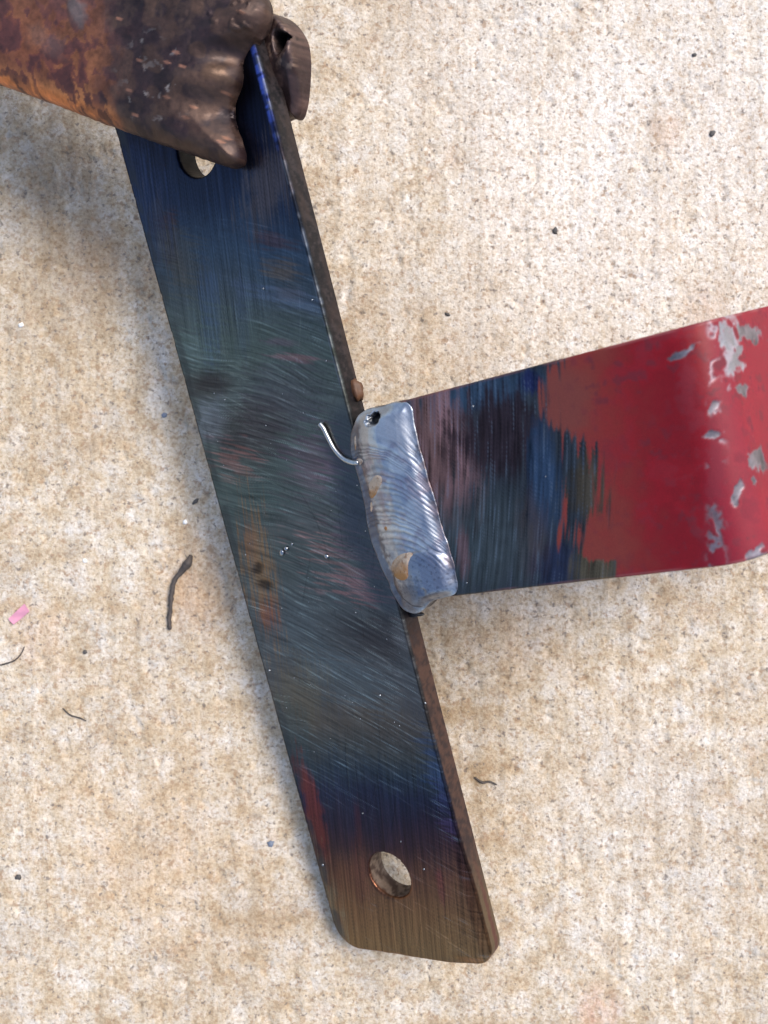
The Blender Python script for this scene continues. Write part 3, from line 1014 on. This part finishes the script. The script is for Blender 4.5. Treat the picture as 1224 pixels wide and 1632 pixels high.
# a bead of rusty slag behind the bar's edge, another drip below the puddle
o = link('slag_drip', lump_mesh('slag_drip', 1.15, 2.3, 1.4, 3, .35, 3, 1.5), M_rust, bracket)
u, v = BAR.uv(567, 622, -3.5); o.location = (u * MM, v * MM, -3.8 * MM)
o = link('slag_drip', lump_mesh('slag_drip', .45, .45, .45, 5, .2, 2), M_rust, bracket)
u, v = BAR.uv(655, 1010, -2.5); o.location = (u * MM, v * MM, -1.5 * MM)
o = link('slag_drip', lump_mesh('slag_drip', 1.5, .6, .7, 8, .5, 3), M_dark, bracket)
u, v = BAR.uv(660, 980, -2.); o.location = (u * MM, v * MM, -2.6 * MM)
# spatter frozen to the face
spat = [lump_mesh('spatter', 1, 1, .8, k, .25, 2) for k in range(3)]
rnd = random.Random(4)
spat_at = [(450, 880, .55), (457, 874, .5), (466, 867, .32), (521, 886, .45), (430, 1068, .3), (606, 1108, .25), (578, 1296, .18), (676, 1385, .2), (639, 1341, .15),
         (484, 658, .16), (420, 460, .18), (424, 678, .16), (520, 575, .16), (498, 478, .2), (515, 1378, .3), (700, 930, .16), (742, 930, .18), (752, 648, .18), (868, 760, .12), (678, 1120, .2)]
for _ in range(34):
    y = rnd.uniform(600, 1200); x = rnd.uniform(240 + (y - 400) * .27, 480 + (y - 400) * .26)
    spat_at.append((x, y, rnd.uniform(.07, .14)))
for k, (x, y, r) in enumerate(spat_at):
    o = link('spatter', spat[k % 3], None if spat[k % 3].materials else M_spat, bracket)
    u, v = BAR.uv(x, y)
    o.location = (u * MM, v * MM, (r * .35 - (.45 if u > 24 else 0)) * MM); o.scale = (r, r * rnd.uniform(.8, 1.3), r)
    o.rotation_euler = (0, 0, rnd.uniform(0, 6))

# ------------------------------------------------------------------ the clamp
nv = np.array([-.30, -.16, .94]); nv /= np.linalg.norm(nv)
ua = np.array([.945, -.327, 0]); ua -= nv * (ua @ nv); ua /= np.linalg.norm(ua)
va = np.cross(nv, ua)
tip = BAR.O + BAR.R @ np.array([*BAR.uv(385, 262, 2.0), 2.0])
JAW = Frame(np.column_stack([ua, va, nv]), tip + nv * 5.5)
clamp = empty('spring_clamp', JAW.matrix(), 'rusty copper brown clamp jaws biting the top end of the dark bar', 'clamp')
JP = [(-900, -180), (-330, 20), (-150, 83), (0, 135), (100, 171), (190, 206), (300, 245), (345, 260), (374, 269), (388, 264), (391, 248), (383, 222), (373, 198), (369, 178),
      (374, 156), (383, 138), (386, 118), (386, 100), (398, 84), (414, 66), (428, 46), (433, 24), (430, 2), (418, -14), (408, -34), (420, -60), (424, -84), (400, -104),
      (250, -160), (0, -250), (-330, -365), (-900, -565)]  # far end lengthened out of view to shade the slab's left
jaw_loop = smooth_poly(JAW.poly(JP, -5.5), 2)
JLOW = JAW.poly([(-330, 20), (388, 268)])


def jaw_fields(U, V):
    PX, PY = JAW.px(U, V, -3.0)
    e = JLOW[1] - JLOW[0]; e /= np.linalg.norm(e)
    dl = (U - JLOW[0, 0]) * -e[1] + (V - JLOW[0, 1]) * e[0]
    n1 = fbm(U / 7, V / 7, 401) - .5
    n2 = fbm(U / 1.8, V / 1.8, 403, 4) - .5
    return PX, PY, dl, n1, n2


def jaw_z(U, V, D):
    PX, PY, dl, n1, n2 = jaw_fields(U, V)
    R = 7.0
    d = np.clip(D, 0, R)
    z = -.62 * (R - np.sqrt(np.maximum(R * R - (R - d) ** 2, 0)))
    # the nose folds down towards the teeth, ridges run out to each tooth
    nose = ss(300, 400, PX + .22 * PY)
    z -= 1.4 * nose
    z += 1.3 * ell(PX, PY, 384, 40, 52, 20, -30, .8) + .7 * ell(PX, PY, 350, 128, 46, 16, -8, .8) + .6 * ell(PX, PY, 335, 235, 60, 18, 22, .8)
    z -= .9 * ell(PX, PY, 352, 178, 40, 20, 10, .8) + 1.1 * ell(PX, PY, 372, 82, 34, 16, -20, .8)
    z += .38 * n1 + .06 * n2 + .04 * (fbm(U / .6, V / .6, 407, 3) - .5)
    bl = ell(PX, PY, 140, 26, 15, 26, -10, .5, n2 * 1.2)
    z += bl * (.35 + .5 * n2)
    z += .35 * ss(.74, .84, vn(U / .9, V / .9, 405)) * ell(PX, PY, 390, 30, 60, 40, 0, .4)
    z -= .08 * ss(.78, .86, vn(U / .8, V / 1.4, 406)) * ss(200, 260, PX)
    return z


def jaw_attr(U, V, D):
    PX, PY, dl, n1, n2 = jaw_fields(U, V)
    C = np.tile(lin((156, 98, 66)), (len(U), 1))
    C = mix(C, lin((136, 82, 58)), ss(-.1, .15, n1))
    C = mix(C, lin((196, 124, 76)), ss(5.5, 1.2, dl + 3 * n1) * ss(260, 190, PX))  # orange sheen of the rounded lower edge painted in
    wx = U + 1.6 * (fbm(U / 2.5, V / 2.5, 412) - .5); wy = V + 1.6 * (fbm(U / 2.5 + 40, V / 2.5, 413) - .5)
    blot = .65 * fbm(wx / 4.2 + .3 * wy, wy / 4.2 - .3 * wx, 411, 3) + .35 * fbm(wx / 1.7, wy / 1.7 + .4 * wx, 414, 3)
    sm = ss(.47, .495, blot) * (1 - .5 * ss(3, .8, dl))
    C = mix(C, lin((94, 50, 42)), sm * .9)
    C = mix(C, lin((70, 38, 38)), ss(.55, .575, blot) * .75)
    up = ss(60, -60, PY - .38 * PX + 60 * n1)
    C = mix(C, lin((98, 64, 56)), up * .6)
    C = mix(C, lin((140, 116, 108)), .25 * ell(PX, PY, 85, 70, 30, 16, 30, .6, n2 * 2))  # faint grey sheen painted onto the copper
    # burnt nose
    burn = ss(165, 235, PX + 70 * n1 + .1 * PY)
    C = mix(C, lin((64, 50, 54)), burn * .92)
    C = mix(C, lin((92, 72, 62)), burn * ss(.03, .12, n1 + .7 * n2) * .6)
    C = mix(C, lin((46, 34, 38)), burn * ss(.02, .18, fbm(U / 4, V / 4, 415) - .5) * .7)
    C = mix(C, lin((132, 100, 76)), .7 * ell(PX, PY, 350, 120, 16, 14, 0, .5, n2 * 2))
    C = mix(C, lin((112, 104, 102)), .6 * ell(PX, PY, 140, 26, 12, 22, -10, .4, n2 * 1.6))
    C = mix(C, lin((190, 180, 175)), burn * ss(.3, .18, spots(U / 2.6 + 2.2 * n2, V / 1.8 + 2.2 * n2, 417, .4)) * ell(PX, PY, 262, 140, 50, 70, 0, .5, n2) * .6)
    C = mix(C, lin((215, 150, 120)), ss(.2, .12, spots(U / 4.0, V / 1.4, 418, .16)) * burn * .6)
    edge = ss(2.2, .5, D) * ss(.45, .6, vn(U / 2.2, V / 2.2, 419)) * burn
    C = mix(C, lin((112, 84, 68)), edge * .5)
    n3 = fbm(U / .55, V / .55, 421, 3) - .5
    C = mix(C, lin((34, 26, 28)), .6 * ss(.32, .2, spots(U / 1.3 + n2, V / 1.3 + n2, 422, .4)) * .28)
    C = C * np.clip(1 + .95 * n2 + .35 * n3, .4, 1.8)[:, None] * (.95 - .38 * burn)[:, None]
    wl = D * 0
    Mt = .65 - .35 * sm * (1 - burn) - .15 * burn; R = .40 + .14 * sm + .05 * n1 + .04 * burn + .2 * n2
    wl = D > .02
    C = np.where(wl[:, None], C * .7, C)
    return C, Mt, R


def jaw_b(U, V):
    return np.full(len(U), -6.4)


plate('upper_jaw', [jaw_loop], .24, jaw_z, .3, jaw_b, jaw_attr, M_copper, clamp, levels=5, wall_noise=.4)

LOW = Frame(BAR.R, BAR.O + BAR.R[:, 2] * -3.2)
LP = [(418, 26), (436, 22), (454, 28), (471, 45), (483, 68), (486, 100), (484, 140), (481, 168), (473, 193), (463, 185), (440, 200), (330, 180), (250, 120), (270, 40), (370, 10)]
low_loop = smooth_poly(LOW.poly(LP, -4.0), 2)
low_hole = smooth_poly(LOW.poly([(436, 48), (452, 49), (463, 57), (459, 68), (450, 84), (444, 90), (438, 76)], -.5), 1)


def low_z(U, V, D):
    PX, PY = LOW.px(U, V)
    n = fbm(U / 2, V / 2, 431) - .5
    z = .4 * n - 2.6 * ss(95, 180, PY) - 1.2 * ss(460, 486, PX)
    z += .5 * ell(PX, PY, 458, 84, 6, 24, 30, .8)
    dh, _ = sdf(np.column_stack([U, V]), [low_hole])
    z -= 3.6 * ss(.15, -.5, dh)
    z -= 1.2 * ss(1.2, 0, D) * ss(100, 120, PY)
    return z


def low_attr(U, V, D):
    PX, PY = LOW.px(U, V)
    n = fbm(U / 2.2, V / 2.2, 433) - .5; n2 = fbm(U / .7, V / .7, 434) - .5
    C = mix(np.tile(lin((58, 42, 40)), (len(U), 1)), lin((86, 66, 60)), ss(0, .2, n))
    C = mix(C, lin((120, 98, 84)), .7 * ss(-1.6, -.2, -D * 0 - np.minimum(np.abs(D), 9)) * ss(.0, .3, n2) * (PY < 110))
    C = C * np.clip(1 + .9 * n2, .4, 1.6)[:, None]
    wl = D > .02
    dh, _ = sdf(np.column_stack([U, V]), [low_hole])
    C = mix(C, lin((20, 17, 18)), ss(.05, -.2, dh) * .9)  # shade inside the hollow painted near-black
    return C, np.full(len(U), .4), np.full(len(U), .42)


lj = plate('lower_jaw', [low_loop], .2, low_z, .6, lambda U, V: np.full(len(U), -6.0), low_attr, M_copper, None, levels=6, wall_noise=.3)
lj.parent = clamp
lj.matrix_local = JAW.matrix().inverted() @ LOW.matrix()

# ------------------------------------------------------------------ things lying on the concrete
GD = H * 1000


def gpt(px, py, z=0.0):
    d = GD - z
    return np.array([(px - CX) / F_ * d, -(py - CY) / F_ * d, z])


def gz(p):
    return float(ground_z(np.array([p[0]]), np.array([p[1]]))[0])


def twig(name, pts, rad, lift, label, cat='twig', group=None, lump=.45, seed=1, mat=None):
    P = [gpt(x, y) for x, y in pts]
    base = P[len(P) // 2].copy()
    Q = []
    for p, l, r in zip(P, lift, rad):
        q = p - base; q[2] = max(gz(p), -.1) + r + l
        Q.append(q)
    o = tube(name, Q, rad, mat or M_twig, None, 9, lump=lump, seed=seed)
    o.location = (base[0] * MM, base[1] * MM, 0)
    return tag(o, label, cat, group)


twig('twig', [(305, 884), (301, 897), (291, 910), (280, 925), (275, 945), (273, 968), (271, 988), (272, 1003)],
     [.35, .95, .60, .52, .56, .46, .50, .42], [.1, .4, .4, .4, .3, .2, .1, .1], 'dark curved twig with a knobbed end lying left of the bar', group='twigs on the concrete')
twig('twig', [(-8, 1062), (8, 1058), (24, 1052), (34, 1042), (40, 1030)], [.16, .18, .16, .14, .1], [.1] * 5,
     'hair-thin dark fibre at the left edge of the concrete', group='twigs on the concrete')
twig('twig', [(100, 1128), (112, 1139), (128, 1144), (138, 1149)], [.15, .17, .16, .12], [.1] * 4,
     'short thin dark fibre on the concrete below the curved twig', group='twigs on the concrete')
twig('twig', [(756, 1238), (768, 1246), (780, 1245), (792, 1250)], [.2, .3, .22, .2], [.1] * 4,
     'small dark splinter on the concrete right of the bar', group='twigs on the concrete')

# pink scrap: a thin curled strip
def scrap():
    A = [gpt(17, 992), gpt(47, 966)]
    c = (A[0] + A[1]) / 2; ax = A[1] - A[0]; ln = np.linalg.norm(ax); ax /= ln; sd = np.array([-ax[1], ax[0], 0]); wd = 1.9; ln *= .88
    V = []; Fq = []; nx, ny = 14, 5
    for lay in (0, 1):
        for i in range(nx + 1):
            for j in range(ny + 1):
                s, t = i / nx - .5, j / ny - .5
                p = ax * (s * ln * (1 + .06 * t)) + sd * (t * wd * (1 + .15 * s))
                z = .55 + .9 * s * s + .35 * s - .25 * t * t + .12 * math.sin(7 * s + 3 * t)
                V.append(((p[0]) * MM, (p[1]) * MM, (z - .12 * lay) * MM))
    n = (nx + 1) * (ny + 1); id_ = lambda l, i, j: l * n + i * (ny + 1) + j
    for i in range(nx):
        for j in range(ny):
            Fq.append((id_(0, i, j), id_(0, i + 1, j), id_(0, i + 1, j + 1), id_(0, i, j + 1))[::-1])
            Fq.append((id_(1, i, j), id_(1, i + 1, j), id_(1, i + 1, j + 1), id_(1, i, j + 1)))
    for i in range(nx):
        for j in (0, ny):
            Fq.append((id_(0, i, j), id_(0, i + 1, j), id_(1, i + 1, j), id_(1, i, j)))
    for j in range(ny):
        for i in (0, nx):
            Fq.append((id_(0, i, j), id_(0, i, j + 1), id_(1, i, j + 1), id_(1, i, j)))
    me = bpy.data.meshes.new('paper_scrap'); me.from_pydata(V, [], Fq); me.update()
    o = link('paper_scrap', me, M_pink)
    o.location = (c[0] * MM, c[1] * MM, 0)
    tag(o, 'small pink strip of scrap on the concrete at the left edge', 'scrap')


scrap()

grits = [
    (885, 368, .75, .95, .5, M_grit, 'black grain of grit on pale concrete above the red bar'),
    (713, 501, .5, .75, .4, M_grit, 'small dark grain between the bar and the red bar on concrete'),
    (1135, 213, .8, .9, .5, M_grit, 'grey chip on the bright concrete in the upper right'),
    (312, 799, 1.1, .6, .5, M_grit, 'dark flat crumb on concrete beside the bar, above the curved twig'),
    (136, 1039, .6, .6, .45, M_grit, 'round dark crumb on concrete left of and below the curved twig'),
    (432, 1344, .85, 1.0, .6, M_blue, 'blue grey pebble on concrete left of the lower hole'),
    (29, 1398, .8, .8, .5, M_grit, 'dark grain on concrete near the lower left edge'),
    (262, 662, .8, .7, .5, M_blue, 'dull blue grain on concrete left of the bar'),
    (295, 832, .75, .6, .45, M_quartz, 'white glinting grain on concrete just above the curved twig'),
    (135, 894, .65, .65, .45, M_quartz, 'bright white grain alone on concrete above the pink scrap'),
    (34, 518, .7, .6, .45, M_quartz, 'white grain on shaded concrete at the far left'),
    (1106, 88, .5, .7, .4, M_grit, 'tiny grey grain on the bright concrete at the top right'),
]
for k, (x, y, rx, ry, rz, mt, lab) in enumerate(grits):
    o = link('grit', lump_mesh('grit', rx * .8, ry * .8, rz * .7, k, .55, 2, 1.7), mt)
    p = gpt(x, y)
    o.location = (p[0] * MM, p[1] * MM, (gz(p) + rz * .2) * MM)
    o.rotation_euler = (0, 0, k * 1.3)
    tag(o, lab, 'grit', 'grains of grit on the concrete')
